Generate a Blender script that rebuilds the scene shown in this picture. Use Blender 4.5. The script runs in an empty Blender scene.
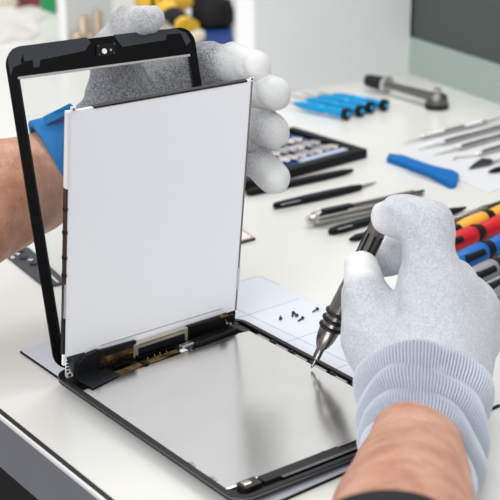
import bpy, math, random
import numpy as np
from mathutils import Vector
random.seed(7); rng = np.random.RandomState(5)
S = bpy.context.scene
COL = S.collection
# ------------------------------------------------------------------ camera
F, PITCH, ROLL, H = 1527.39, 0.35754, -0.00677, 0.40628
_c, _s = math.cos(PITCH), math.sin(PITCH)
FW = np.array([0, _c, -_s]); UP0 = np.array([0, _s, _c]); RT0 = np.array([1.0, 0, 0])
RT = math.cos(ROLL)*RT0 + math.sin(ROLL)*UP0
UP = -math.sin(ROLL)*RT0 + math.cos(ROLL)*UP0
EYE = np.array([0, 0, H])
def rdir(x, y): return FW + RT*(x-250)/F - UP*(y-250)/F
def at(x, y, z=0.0):                       # sight line met with a level plane
    d = rdir(x, y); return EYE + d*((z-H)/d[2])
def dp(x, y, d): return EYE + rdir(x, y)*d  # point at a given depth
def onplane(x, y, P0, n):
    d = rdir(x, y); return EYE + d*(np.dot(P0-EYE, n)/np.dot(d, n))
def nrm(v): v = np.array(v, float); return v/np.linalg.norm(v)

# ------------------------------------------------------------------ materials
def mat(name, color, rough=0.5, metal=0.0, noise=None, bump=None, spec=0.5, trans=0.0, coat=0.0, alpha=1.0, aniso=None):
    m = bpy.data.materials.new(name); m.use_nodes = True
    nt = m.node_tree; b = nt.nodes['Principled BSDF']
    c = (*color, 1)
    b.inputs['Base Color'].default_value = c
    b.inputs['Roughness'].default_value = rough; b.inputs['Metallic'].default_value = metal
    b.inputs['Specular IOR Level'].default_value = spec
    b.inputs['Transmission Weight'].default_value = trans
    b.inputs['Coat Weight'].default_value = coat
    b.inputs['Alpha'].default_value = alpha
    tc = nt.nodes.new('ShaderNodeTexCoord')
    if noise:                              # (scale, amount, second colour)
        n = nt.nodes.new('ShaderNodeTexNoise'); n.inputs['Scale'].default_value = noise[0]; n.inputs['Detail'].default_value = 4
        nt.links.new(tc.outputs['Object'], n.inputs['Vector'])
        r = nt.nodes.new('ShaderNodeValToRGB'); r.color_ramp.elements[0].position = 0.5-noise[1]; r.color_ramp.elements[1].position = 0.5+noise[1]
        r.color_ramp.elements[0].color = c; r.color_ramp.elements[1].color = (*noise[2], 1)
        nt.links.new(n.outputs['Fac'], r.inputs['Fac']); nt.links.new(r.outputs['Color'], b.inputs['Base Color'])
    if bump:                               # (scale, strength, distance)
        n2 = nt.nodes.new('ShaderNodeTexNoise'); n2.inputs['Scale'].default_value = bump[0]; n2.inputs['Detail'].default_value = 3
        nt.links.new(tc.outputs['Object'], n2.inputs['Vector'])
        bp = nt.nodes.new('ShaderNodeBump'); bp.inputs['Strength'].default_value = bump[1]; bp.inputs['Distance'].default_value = bump[2]
        nt.links.new(n2.outputs['Fac'], bp.inputs['Height']); nt.links.new(bp.outputs['Normal'], b.inputs['Normal'])
    return m
def hx(s):
    v = [int(s[i:i+2], 16)/255 for i in (0, 2, 4)]
    return tuple(x/12.92 if x < .04045 else ((x+.055)/1.055)**2.4 for x in v)
M = {}
M['table'] = mat('white_laminate', hx('e7e6e0'), .20, noise=(3, .35, hx('e4e3dd')), spec=.45)
M['trim'] = mat('white_edge', hx('ecebea'), .35)
M['seam'] = mat('black_seam', hx('161414'), .6)
M['apron'] = mat('grey_aluminium', hx('8f8f95'), .38, .2, noise=(6, .3, hx('828288')))
M['floor'] = mat('dark_floor', hx('0d0b0c'), .8, noise=(8, .3, hx('141112')))
M['wall'] = mat('wall_paint', hx('d8d9d6'), .8, noise=(2, .4, hx('d2d3d0')))
M['hutch'] = mat('white_board', hx('e2e3e1'), .45, noise=(2, .4, hx('dedfdd')))
M['hutch_edge'] = mat('white_board_edge', hx('f6f6f5'), .35)
M['glassgrey'] = mat('grey_green_board', hx('a9b5ae'), .35, noise=(4, .3, hx('a3b0a9')))
M['darkboard'] = mat('dark_grey_board', hx('4b524f'), .4, noise=(5, .3, hx('454c49')))
M['alu'] = mat('bead_blasted_aluminium', hx('75787c'), .36, 1.0, bump=(3000, .05, .0002))
M['shield'] = mat('shield_steel', hx('f4f3ef'), .19, 1.0, noise=(28, .3, hx('eceae5')), bump=(60, .03, .0006))
M['black'] = mat('black_plastic', hx('0a0a0c'), .4, spec=.35)
M['blackgloss'] = mat('gloss_black', hx('040506'), .2, spec=.18)
M['blackmatte'] = mat('matte_black', hx('0c0c0e'), .6, spec=.25)
M['tape'] = mat('dark_tape', hx('141518'), .5, spec=.3, bump=(300, .1, .0005))
M['navytape'] = mat('navy_foil', hx('171a20'), .35, .2, bump=(200, .2, .0006))
M['copper'] = mat('copper_flex', hx('8f6f48'), .38, .5, noise=(250, .10, hx('4f3b25')))
M['darkflex'] = mat('dark_flex', hx('15110e'), .35, .2, noise=(180, .10, hx('33261a')))
M['gold'] = mat('tin_strip', hx('c2baab'), .35, .6)
M['steel'] = mat('steel', hx('c8c6c3'), .25, 1.0)
M['chrome'] = mat('chrome', hx('d5d3d0'), .12, 1.0)
M['gun'] = mat('gunmetal', hx('7f7b78'), .25, 1.0)
M['lcd'] = mat('white_backing_sheet', hx('f2f3f7'), .4, spec=.4)
M['white'] = mat('white_plastic', hx('ececea'), .4)
M['adh'] = mat('grey_adhesive', hx('33363c'), .5, noise=(90, .3, hx('292c32')))
M['adh2'] = mat('pale_adhesive', hx('a9a8a6'), .5)
M['screwm'] = mat('dark_screw', hx('3a3a3d'), .35, .8)
M['cyan'] = mat('cyan_anodised', hx('10a2de'), .2, .55)
M['blue'] = mat('blue_plastic', hx('0069b6'), .45, spec=.15)
M['bandblue'] = mat('blue_elastic', hx('007cc4'), .8, spec=.2, bump=(1500, .6, .0006))
M['yellow'] = mat('yellow_plastic', hx('eeb040'), .4, spec=.3)
M['red'] = mat('red_plastic', hx('cf1420'), .4, spec=.3)
M['hblue'] = mat('blue_handle', hx('0565b5'), .4, spec=.3)
M['hgrey'] = mat('grey_handle', hx('8d9095'), .4)
M['caseblue'] = mat('case_blue', hx('1b4488'), .5)
M['paleblue'] = mat('pale_insert', hx('b6c3dc'), .35)
M['brassy'] = mat('nickel_bits', hx('c9c4be'), .2, .9)
M['brass'] = mat('pale_brass', hx('b9a690'), .4, .5)
M['green'] = mat('green_plastic', hx('10935a'), .35)
M['redcloth'] = mat('dark_red_cloth', hx('7e2f2f'), .8, noise=(40, .2, hx('4b2a26')))
M['card'] = mat('beige_card', hx('cfc7b4'), .7)
M['paper'] = mat('white_paper', hx('f3f3f2'), .4)
M['cloth'] = mat('pale_cloth', hx('d8d5d1'), .85, noise=(8, .3, hx('cfcbc7')))
M['navy'] = mat('navy_box', hx('1b3f7c'), .45)
M['drillyellow'] = mat('tool_yellow', hx('ebbb32'), .45)
M['pouchm'] = mat('milky_plastic', hx('e8e9ea'), .25)
M['postgrey'] = mat('grey_white_board', hx('bdbebb'), .5)
M['sleeve'] = mat('black_sleeve', hx('151418'), .85, bump=(900, .5, .001))
M['pinkish'] = mat('copper_edge', hx('d9a48c'), .4, .3)
M['darkbrown'] = mat('dark_brown_edge', hx('3b2a24'), .5)

def node_skin():
    m = mat('skin', hx('b67c60'), .5, noise=(60, .2, hx('d9a58b')), bump=(300, .45, .0014), spec=.4)
    b = m.node_tree.nodes['Principled BSDF']
    b.inputs['Subsurface Weight'].default_value = .12; b.inputs['Subsurface Scale'].default_value = .006
    b.inputs['Subsurface Radius'].default_value = (1, .4, .25)
    nt = m.node_tree                                            # fine body hair streaks
    tc = nt.nodes.new('ShaderNodeTexCoord'); mp = nt.nodes.new('ShaderNodeMapping'); mp.inputs['Scale'].default_value = (160, 500, 500); mp.inputs['Rotation'].default_value = (0, .4, .9)
    n = nt.nodes.new('ShaderNodeTexNoise'); n.inputs['Scale'].default_value = 1.0; n.inputs['Distortion'].default_value = 1.5
    r = nt.nodes.new('ShaderNodeValToRGB'); r.color_ramp.elements[0].position = .60; r.color_ramp.elements[1].position = .72
    r.color_ramp.elements[0].color = (0, 0, 0, 1); r.color_ramp.elements[1].color = (.6, .6, .6, 1)
    mx = nt.nodes.new('ShaderNodeMixRGB'); mx.blend_type = 'MIX'; mx.inputs['Color2'].default_value = (*hx('8a5a44'), 1)
    src = b.inputs['Base Color'].links[0].from_socket
    nt.links.new(tc.outputs['Object'], mp.inputs['Vector']); nt.links.new(mp.outputs['Vector'], n.inputs['Vector'])
    nt.links.new(n.outputs['Fac'], r.inputs['Fac']); nt.links.new(r.outputs['Color'], mx.inputs['Fac'])
    nt.links.new(src, mx.inputs['Color1']); nt.links.new(mx.outputs['Color'], b.inputs['Base Color'])
    return m
M['skin'] = node_skin()

def node_glove(name, c_lo, c_hi, coatcol, scale=900):
    m = bpy.data.materials.new(name); m.use_nodes = True; nt = m.node_tree; b = nt.nodes['Principled BSDF']
    b.inputs['Roughness'].default_value = .85; b.inputs['Sheen Weight'].default_value = .15
    tc = nt.nodes.new('ShaderNodeTexCoord')
    n = nt.nodes.new('ShaderNodeTexNoise'); n.inputs['Scale'].default_value = scale; n.inputs['Detail'].default_value = 2
    n3 = nt.nodes.new('ShaderNodeTexNoise'); n3.inputs['Scale'].default_value = scale*.5; n3.inputs['Detail'].default_value = 3
    ad = nt.nodes.new('ShaderNodeMath'); ad.operation = 'ADD'
    hf = nt.nodes.new('ShaderNodeMath'); hf.operation = 'MULTIPLY'; hf.inputs[1].default_value = .5
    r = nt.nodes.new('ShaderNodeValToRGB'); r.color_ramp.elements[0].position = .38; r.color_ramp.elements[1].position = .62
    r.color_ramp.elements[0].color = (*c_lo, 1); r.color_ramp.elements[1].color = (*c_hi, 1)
    at_ = nt.nodes.new('ShaderNodeAttribute'); at_.attribute_name = 'coat'
    mx = nt.nodes.new('ShaderNodeMixRGB'); mx.inputs['Color2'].default_value = (*coatcol, 1)
    bp = nt.nodes.new('ShaderNodeBump'); bp.inputs['Strength'].default_value = .45; bp.inputs['Distance'].default_value = .0007
    L = nt.links.new
    L(tc.outputs['Object'], n.inputs['Vector']); L(tc.outputs['Object'], n3.inputs['Vector'])
    L(n.outputs['Fac'], ad.inputs[0]); L(n3.outputs['Fac'], ad.inputs[1]); L(ad.outputs[0], hf.inputs[0]); L(hf.outputs[0], r.inputs['Fac'])
    L(r.outputs['Color'], mx.inputs['Color1']); L(at_.outputs['Fac'], mx.inputs['Fac']); L(mx.outputs['Color'], b.inputs['Base Color'])
    L(hf.outputs[0], bp.inputs['Height']); L(bp.outputs['Normal'], b.inputs['Normal'])
    rm = nt.nodes.new('ShaderNodeMapRange'); rm.inputs['To Min'].default_value = .9; rm.inputs['To Max'].default_value = .6
    L(at_.outputs['Fac'], rm.inputs['Value']); L(rm.outputs['Result'], b.inputs['Roughness'])
    return m
M['glove'] = node_glove('knit_glove', hx('b3b6bc'), hx('cdcfd4'), hx('e4e4e4'), 1300)
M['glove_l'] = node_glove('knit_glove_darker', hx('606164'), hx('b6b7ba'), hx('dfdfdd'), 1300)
M['cuff'] = node_glove('knit_cuff', hx('868d9c'), hx('a7aebb'), hx('cbd0d9'), 1400)
def node_glass():
    m = bpy.data.materials.new('clear_glass'); m.use_nodes = True; nt = m.node_tree
    nt.nodes.remove(nt.nodes['Principled BSDF']); o = nt.nodes['Material Output']
    t = nt.nodes.new('ShaderNodeBsdfTransparent'); t.inputs['Color'].default_value = (.95, .955, .955, 1)
    g = nt.nodes.new('ShaderNodeBsdfGlossy'); g.inputs['Roughness'].default_value = .02
    fr = nt.nodes.new('ShaderNodeFresnel'); fr.inputs['IOR'].default_value = 1.45
    mx = nt.nodes.new('ShaderNodeMixShader')
    nt.links.new(fr.outputs[0], mx.inputs[0]); nt.links.new(t.outputs[0], mx.inputs[1]); nt.links.new(g.outputs[0], mx.inputs[2]); nt.links.new(mx.outputs[0], o.inputs[0])
    return m
M['glass'] = node_glass()

# ------------------------------------------------------------------ object helpers
ORG = {}
def empty(name, loc, label, cat, group=None):
    o = bpy.data.objects.new(name, None); COL.objects.link(o); o.location = loc; o.empty_display_size = .01
    o['label'] = label; o['category'] = cat
    if group: o['group'] = group
    ORG[o] = np.array(loc, float); return o
def tag(o, label, cat, group=None, kind=None):
    if label: o['label'] = label
    if cat: o['category'] = cat
    if group: o['group'] = group
    if kind: o['kind'] = kind
    return o
def obj(name, vf, m, parent=None, smooth=True, label=None, org=None, bevel=0):
    V, Fc = vf; V = np.array(V, float)
    if parent is not None: O = ORG[parent]
    elif org is not None: O = np.array(org, float)
    else: O = np.array([(V[:, 0].min()+V[:, 0].max())/2, (V[:, 1].min()+V[:, 1].max())/2, V[:, 2].min()])
    me = bpy.data.meshes.new(name); me.from_pydata((V-O).tolist(), [], [list(map(int, f)) for f in Fc]); me.update()
    import bmesh
    bm = bmesh.new(); bm.from_mesh(me); bmesh.ops.recalc_face_normals(bm, faces=bm.faces); bm.to_mesh(me); bm.free()
    o = bpy.data.objects.new(name, me); COL.objects.link(o); me.materials.append(M[m] if isinstance(m, str) else m)
    if parent is not None: o.parent = parent
    else: o.location = O
    ORG[o] = O
    if smooth:
        me.polygons.foreach_set('use_smooth', [True]*len(me.polygons))
        me.set_sharp_from_angle(angle=math.radians(38))
    if bevel:
        b = o.modifiers.new('bevel', 'BEVEL'); b.width = bevel; b.segments = 2; b.limit_method = 'ANGLE'
    if label: o['label'] = label
    return o
def join(*vfs):
    V, Fc = [], []
    for v, f in vfs:
        k = len(V); V += [list(p) for p in v]; Fc += [[i+k for i in g] for g in f]
    return V, Fc
def prism(poly, n, t):                      # polygon of 3D points, extruded by t along n
    P = [np.array(p, float) for p in poly]; n = nrm(n)*t; k = len(P)
    V = P+[p+n for p in P]
    return V, [list(range(k))[::-1], list(range(k, 2*k))]+[[i, (i+1) % k, k+(i+1) % k, k+i] for i in range(k)]
def rr(w, h, r, n=6, cx=0, cy=0):           # rounded rectangle outline 2D
    out = []
    for sx, sy, a in ((1, 1, 0), (-1, 1, 90), (-1, -1, 180), (1, -1, 270)):
        for i in range(n+1):
            t = math.radians(a+90*i/n)
            out.append((cx+sx*(w/2-r)+r*math.cos(t), cy+sy*(h/2-r)+r*math.sin(t)))
    return out
def loft(rings, cap=True):
    V, Fc = [], []; n = len(rings[0])
    for r in rings: V += [np.array(p) for p in r]
    for j in range(len(rings)-1):
        for i in range(n):
            Fc.append([j*n+i, j*n+(i+1) % n, (j+1)*n+(i+1) % n, (j+1)*n+i])
    if cap: Fc += [list(range(n))[::-1], [(len(rings)-1)*n+i for i in range(n)]]
    return V, Fc
def axes(d, up=(0, 0, 1)):
    d = nrm(d); s = np.cross(d, up)
    if np.linalg.norm(s) < 1e-4: s = np.cross(d, (1, 0, 0))
    s = nrm(s); return d, s, np.cross(s, d)
def lathe(p0, p1, prof, n=24, flat=1.0, up=(0, 0, 1), wide=1.0):   # prof: [(fraction, radius)]
    p0 = np.array(p0); p1 = np.array(p1); d, s, u = axes(p1-p0, up)
    rings = []
    for t, r in prof:
        c = p0+(p1-p0)*t; r = max(r, 1e-5)
        rings.append([c+s*r*wide*math.cos(2*math.pi*i/n)+u*r*flat*math.sin(2*math.pi*i/n) for i in range(n)])
    return loft(rings)
def tube(pts, r, n=10):
    P = [np.array(p, float) for p in pts]; rings = []
    for i, p in enumerate(P):
        t = P[min(i+1, len(P)-1)]-P[max(i-1, 0)]; d, s, u = axes(t)
        rr_ = r[i] if isinstance(r, (list, tuple)) else r
        rings.append([p+rr_*(s*math.cos(2*math.pi*k/n)+u*math.sin(2*math.pi*k/n)) for k in range(n)])
    return loft(rings)
def torus(c, axis, R, r, n=32, k=10):
    d, s, u = axes(axis); V, Fc = [], []
    for i in range(n):
        a = 2*math.pi*i/n; o = s*math.cos(a)+u*math.sin(a)
        for j in range(k):
            b = 2*math.pi*j/k; V.append(np.array(c)+o*(R+r*math.cos(b))+d*r*math.sin(b))
    for i in range(n):
        for j in range(k):
            Fc.append([i*k+j, ((i+1) % n)*k+j, ((i+1) % n)*k+(j+1) % k, i*k+(j+1) % k])
    return V, Fc
def box(c, X, Y, Z):                        # centre and three half-extent vectors
    c, X, Y, Z = map(lambda a: np.array(a, float), (c, X, Y, Z))
    V = [c+a*X+b*Y+g*Z for g in (-1, 1) for a, b in ((-1, -1), (1, -1), (1, 1), (-1, 1))]
    return V, [[3, 2, 1, 0], [4, 5, 6, 7], [0, 1, 5, 4], [1, 2, 6, 5], [2, 3, 7, 6], [3, 0, 4, 7]]
def boxz(p00, p10, p11, p01, z0, z1):
    return prism([[p[0], p[1], z0] for p in (p00, p10, p11, p01)], (0, 0, 1), z1-z0)
def curve(pts, n=8):                        # Catmull-Rom through points
    P = [np.array(p, float) for p in pts]; P = [2*P[0]-P[1]]+P+[2*P[-1]-P[-2]]; out = []
    for i in range(1, len(P)-2):
        for k in range(n):
            t = k/n; a, b, c, d = P[i-1:i+3]
            out.append(.5*((2*b)+(c-a)*t+(2*a-5*b+4*c-d)*t*t+(3*b-a-3*c+d)*t**3))
    return out+[P[-2]]

# ------------------------------------------------------------------ bench directions
EA = at(0, 415); EB = at(105, 500)
ED = nrm(EB-EA)                              # towards the viewer along the bench edge
EN = np.array([-ED[1], ED[0], 0.0])          # into the bench
def bp(a, b, z=0): p = EA+ED*a+EN*b; return np.array([p[0], p[1], z])
def bslab(a0, a1, b0, b1, z0, z1): return boxz(bp(a0, b0), bp(a1, b0), bp(a1, b1), bp(a0, b1), z0, z1)
A0, A1, B1 = -1.75, .55, 1.15
bench = empty('workbench', bp(-.6, .5, -.75), 'white laminate workbench with a grey side rail and thin black seam, under all the tools', 'workbench')
obj('tabletop', bslab(A0, A1, .0045, B1, -.028, 0), 'table', bench, smooth=False)
obj('edge_seam', bslab(A0, A1, .0012, .0045, -.0026, -.0006), 'seam', bench, smooth=False, label='thin black seam along the front edge')
obj('edge_trim', bslab(A0, A1, -.0006, .0012, -.0026, -.0006), 'trim', bench, smooth=False, label='glossy white edge strip')
obj('side_rail', bslab(A0, A1, -.0005, .0040, -.036, -.0027), 'apron', bench, smooth=False, label='grey metal rail under the top')
for a, b in ((A0+.05, .05), (A1-.1, .05), (A0+.05, B1-.1), (A1-.1, B1-.1)):
    obj('leg', bslab(a, a+.05, b, b+.05, -.75, -.0281), 'apron', bench, smooth=False)
# setting
def struct(name, vf, m): return tag(obj(name, vf, m, smooth=False), None, None, kind='structure')
struct('floor', boxz((-4, -1.5), (4.5, -1.5), (4.5, 9), (-4, 9), -.80, -.75), 'floor')
struct('wall_back', boxz((-4, 8.9), (4.5, 8.9), (4.5, 9), (-4, 9), -.75, 1.9), 'wall')
struct('wall_right', boxz((4.4, -1.5), (4.5, -1.5), (4.5, 8.9), (4.4, 8.9), -.75, 1.9), 'wall')

# ------------------------------------------------------------------ shelf unit at the back
WC = at(408, 73); W2 = at(500, 105)
hd = nrm(W2-WC); hn = np.array([hd[1], -hd[0], 0.0])       # hn points out of the back panel (towards the left)
PE = at(256, 98)
dl = np.dot(PE-WC, hn)
hutch = empty('shelf_unit', WC, 'white shelf unit with upright dividers and a grey-green back panel at the far end', 'shelf unit')
def hb(a, b): p = WC+hd*a+hn*b; return p
def hslab(a0, a1, b0, b1, z0, z1): return boxz(hb(a0, b0), hb(a1, b0), hb(a1, b1), hb(a0, b1), z0, z1)
th = .034
for k, a in enumerate((0,)):
    d_ = obj('divider', hslab(a-th, a, -.001, dl-.002, 0, .17), 'hutch', hutch, smooth=False)
    e_ = obj('edge_band', hslab(a-th, a, dl-.002, dl, 0, .17), 'hutch_edge', d_, smooth=False, label='brighter white front edge')
pq = at(66, 46)-WC; pA, pB = float(pq@hd), float(pq@hn)
post = obj('side_post', hslab(pA-.016, pA, pB-.062, pB-.002, 0, .17), 'postgrey', hutch, smooth=False, label='short grey-faced upright at the left')
obj('edge_band', hslab(pA-.016, pA, pB-.002, pB, 0, .17), 'hutch_edge', post, smooth=False, label='brighter white front edge')
obj('back_panel', hslab(-.9, .5, -.02, -.004, .040, .17), 'darkboard', hutch, smooth=False, label='dark grey upper back panel')
obj('back_rail', hslab(-.9, .5, -.02, -.001, 0, .040), 'glassgrey', hutch, smooth=False, label='pale grey-green strip along the bottom of the back')
bay = obj('bay_panel', hslab(-.53, -th, -.0005, .006, 0, .17), 'hutch', hutch, smooth=False)

# ------------------------------------------------------------------ gridded mat
m0, m1, m2 = at(20, 353), at(260, 277), at(500, 407)
mu = nrm(m1-m0); mv = nrm(m2-m1); mv = nrm(mv-np.dot(mv, mu)*mu*.5)
mw = np.linalg.norm(m1-m0); ml = np.linalg.norm(m2-m1)
m3 = at(254, 515)
matroot = empty('gridded_mat', (m0+m2)/2, 'thin pale blue gridded mat with a black edge lying under the tablet', 'mat')
obj('mat_base', boxz(m0, m1, m2, m3, 0.0001, .0014), 'blackmatte', matroot, smooth=False, label='black underside layer')
inn = [m0*.996+m2*.004, m1*.996+m3*.004, m2*.996+m0*.004, m3*.996+m1*.004]
MT = .0022
M['sheet'] = mat('pale_blue_sheet', hx('dfe3ec'), .45, noise=(5, .3, hx('dadfe8')))
sheet = obj('mat_sheet', boxz(*inn, .0014, MT), 'sheet', matroot, smooth=False)
M['grid'] = mat('grid_ink', hx('a3a9b8'), .6)
gl = []
def gline(p, q, w=.0005):
    d = nrm(q-p); s = np.array([-d[1], d[0], 0])*w/2
    gl.append(boxz(p-s, q-s, q+s, p+s, MT-.0001, MT+.00008))
gu = nrm(at(345, 322)-at(283, 343)); gu2 = nrm(at(300, 298)-at(235, 318)); gv = nrm(at(345, 362)-at(232, 308))
def clipline(p, d):                         # clip a line to the mat outline
    P = [m0, m1, m2, m3]; ts = []
    for i in range(4):
        a = P[i]; e = P[(i+1) % 4]-a; den = d[0]*e[1]-d[1]*e[0]
        if abs(den) < 1e-9: continue
        w = a-p; t = (w[0]*e[1]-w[1]*e[0])/den; s = (w[0]*d[1]-w[1]*d[0])/den
        if 0 <= s <= 1: ts.append(t)
    return (p+d*(min(ts)+.003), p+d*(max(ts)-.003)) if len(ts) >= 2 else None
pa = at(268, 308.5, MT); pb = at(313, 333, MT)
sp = abs(np.dot(pb-pa, np.array([-gu[1], gu[0], 0])))
perp_u = np.array([gu[1], -gu[0], 0])
for k in range(-1, 6):
    r = clipline(np.array([pa[0], pa[1], 0])+perp_u*sp*k, gu)
    if r: gline(*r)
pc = at(255, 318, MT); perp_v = np.array([-gv[1], gv[0], 0])
for k in range(-4, 4):
    r = clipline(np.array([pc[0], pc[1], 0])+perp_v*sp*k, gv)
    if r: gline(*r)
obj('grid_lines', join(*gl), 'grid', sheet, smooth=False)

# ------------------------------------------------------------------ tablet body
ZT = .0088                                    # height of the rim
TA, TB_, TD = at(51, 373, ZT), at(238, 316, ZT), at(238, 502, ZT)
TW, TL = np.linalg.norm(TB_-TA), np.linalg.norm(TD-TA)
TU, TV = (TB_-TA)/TW, (TD-TA)/TL
TA0 = np.array([TA[0], TA[1], 0.0])
def T(x, y, z): return TA0+TU*x+TV*y+np.array([0, 0, z])
def tloc(px, py, z=ZT-.001):
    p = at(px, py, z)-TA0; Mx = np.array([TU[:2], TV[:2]]).T
    return np.linalg.solve(Mx, p[:2])
tab = empty('tablet_body', T(TW/2, TL/2, MT), 'opened tablet body lying flat, metal shield plate in a black rim', 'tablet')
def tring(inset, z, r=.011, n=8):
    return [T(x, y, z) for x, y in rr(TW-2*inset, TL-2*inset, max(r-inset, .002), n, TW/2, TL/2)]
zb = MT+.0001
obj('housing', loft([tring(.009, zb), tring(.0045, zb+.0010), tring(.0016, zb+.0028), tring(.0003, zb+.0046), tring(0, ZT-.0012), tring(.0006, ZT-.0006), tring(.0016, ZT-.0006), tring(.0022, ZT-.004)]), 'alu', tab, label='silver aluminium housing')
def frame_ring(o_in, i_in, z0, z1, m, name, parent, label=None, r=.011):
    n = len(tring(0, 0)); R = [tring(o_in, z0, r), tring(o_in, z1, r), tring(i_in, z1, r), tring(i_in, z0, r)]
    V = [p for q in R for p in q]; Fc = []
    for j in range(4):
        for i in range(n): Fc.append([j*n+i, j*n+(i+1) % n, ((j+1) % 4)*n+(i+1) % n, ((j+1) % 4)*n+i])
    return obj(name, (V, Fc), m, parent, label=label)
frame_ring(.0004, .0032, ZT-.0036, ZT, 'black', 'rim_gasket', tab, 'black gasket round the rim')
# inner line of thin shiny lip
frame_ring(.0032, .0037, ZT-.004, ZT-.0008, 'gun', 'inner_lip', tab)
ZF = ZT-.0036
plate = [tloc(90, 391), tloc(108, 381), tloc(228, 336), tloc(238, 333), None, None]
y0l, y0r = .0225, .0185
pl = [(.0042, .031), (.020, .0272), (TW-.016, .0205), (TW-.0065, .0215), (TW-.0065, TL-.016), (.0042, TL-.016)]
sh = obj('shield_plate', prism([T(x, y, ZF+.0001) for x, y in pl], (0, 0, 1), .0022), 'shield', tab, smooth=False, label='bare silver metal shield plate', bevel=.0004)
# side clips along the two long rims
clips = []
for k in range(8):
    y = .03+k*.0195
    clips.append(box(T(TW-.0056, y+.006, ZT-.0018), TU*.0009, TV*.0062, (0, 0, .0005)))
obj('clip_line', join(*clips), 'steel', tab, smooth=False, label='row of thin steel spring clips')
for k in range(7):
    y = .045+k*.02
    for xx in ((.0050, TW-.0050) if k in (5, 6) else (TW-.0050,)):
        obj('clip', join(box(T(xx, y, ZT-.0012), TU*.0010, TV*.0013, (0, 0, .0006)), box(T(xx, y+.003, ZT-.0016), TU*.0009, TV*.0009, (0, 0, .0007))), 'chrome' if xx < .05 and k in (5, 6) else 'black', tab, smooth=False)
# hinge-end electronics bay
obj('bay_floor', prism([T(x, y, ZF) for x, y in [(.005, .004), (TW-.005, .004), (TW-.005, .0215), (.005, .031)]], (0, 0, 1), .0006), 'darkflex', tab, smooth=False)
obj('copper_flex', join(*[prism([T(x, y, ZF+.0024) for x, y in q], (0, 0, 1), .0004) for q in
    ([(.030, .0215), (.052, .0195), (.053, .0245), (.031, .0268)], [(.055, .0190), (.070, .0178), (.071, .0232), (.056, .0245)], [(.0715, .018), (.082, .0172), (.083, .021), (.072, .0225)])]), 'copper', tab, smooth=False, label='brown copper flex strips')
obj('foil_tape', prism([T(x, y, ZF+.0028) for x, y in [(.007, .012), (.026, .011), (.034, .0272), (.010, .0335)]], (0, 0, 1), .0005), 'navytape', tab, smooth=False, label='dark blue foil tape in the corner')
obj('foil_tape', prism([T(x, y, ZF+.003) for x, y in [(.0525, .0195), (.0555, .0192), (.0565, .0245), (.0535, .0247)]], (0, 0, 1), .0005), 'black', tab, smooth=False)
obj('speaker_box', prism([T(x, y, ZF+.0006) for x, y in [(.094, .0135), (.128, .0095), (.131, .018), (.096, .0215)]], (0, 0, 1), .0042), 'black', tab, smooth=False, bevel=.0008)
obj('cable_bar', lathe(T(.098, .0145, ZT-.0008), T(.130, .0085, ZT-.0008), [(0, .0006), (.03, .0016), (.97, .0016), (1, .0006)]), 'blackgloss', tab)
obj('connector', prism([T(x, y, ZF+.0006) for x, y in [(.0845, .0155), (.0945, .0140), (.0955, .0190), (.0855, .0205)]], (0, 0, 1), .0042), 'brassy', tab, smooth=False, bevel=.0010, label='small silver cable connector')
obj('white_label', prism([T(x, y, ZT-.0012) for x, y in [(.0815, .0195), (.0865, .019), (.0875, .0225), (.0825, .023)]], (0, 0, 1), .0004), 'paper', tab, smooth=False, label='tiny white sticker')
for (x, y, w, l) in ((.060, .0125, .005, .0022), (.070, .0115, .005, .0020), (.078, .0125, .004, .002), (.042, .0150, .006, .002)):
    obj('chip', prism([T(x-w, y-l, ZF+.0006), T(x+w, y-l-.001, ZF+.0006), T(x+w, y+l-.001, ZF+.0006), T(x-w, y+l, ZF+.0006)], (0, 0, 1), .003), 'blackgloss', tab, smooth=False, bevel=.0004)
for x, y in ((.066, .0162), (.0705, .0155), (.075, .0165), (.060, .0175), (.0905, .0215)):
    obj('solder_pad', lathe(T(x, y, ZF+.0008), T(x, y, ZF+.0036), [(0, .0009), (.6, .0007), (1, .0003)], 10), 'gun', tab)
obj('camera_board', prism([T(x, y, ZF+.0006) for x, y in [(TW-.012, .005), (TW-.005, .005), (TW-.005, .021), (TW-.010, .0205)]], (0, 0, 1), .0014), 'navytape', tab, smooth=False)
# near-end bay with home button assembly
obj('bay_floor', prism([T(x, y, ZF) for x, y in [(.005, TL-.016), (TW-.005, TL-.016), (TW-.005, TL-.004), (.005, TL-.004)]], (0, 0, 1), .0012), 'black', tab, smooth=False)
obj('cover_strip', prism([T(x, y, ZF+.0012) for x, y in [(.024, TL-.0155), (.080, TL-.0155), (.080, TL-.0085), (.024, TL-.0085)]], (0, 0, 1), .0022), 'tape', tab, smooth=False, bevel=.0003, label='charcoal cover strip')
obj('port_block', prism([T(x, y, ZF+.0012) for x, y in [(.010, TL-.0155), (.022, TL-.0155), (.022, TL-.0075), (.010, TL-.0075)]], (0, 0, 1), .0034), 'darkflex', tab, smooth=False, bevel=.0006)
obj('port_block', prism([T(x, y, ZF+.0012) for x, y in [(.0115, TL-.014), (.017, TL-.014), (.017, TL-.010), (.0115, TL-.010)]], (0, 0, 1), .0038), 'brassy', tab, smooth=False, bevel=.0006)
obj('home_button', lathe(T(.070, TL-.0118, ZF+.003), T(.070, TL-.0118, ZT-.0004), [(0, .0042), (.7, .0042), (.95, .0036), (1, .0022)]), 'blackgloss', tab)
obj('fixing_bar', prism([T(x, y, ZF+.0012) for x, y in [(.034, TL-.0075), (.118, TL-.0075), (.118, TL-.0052), (.034, TL-.0052)]], (0, 0, 1), .0028), 'gun', tab, smooth=False)
for x in (.050, .062, .104): obj('screw_head', lathe(T(x, TL-.0078, ZT-.003), T(x, TL-.0078, ZT-.0004), [(0, .0016), (.7, .0016), (1, .0010)], 12), 'steel', tab)

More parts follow.
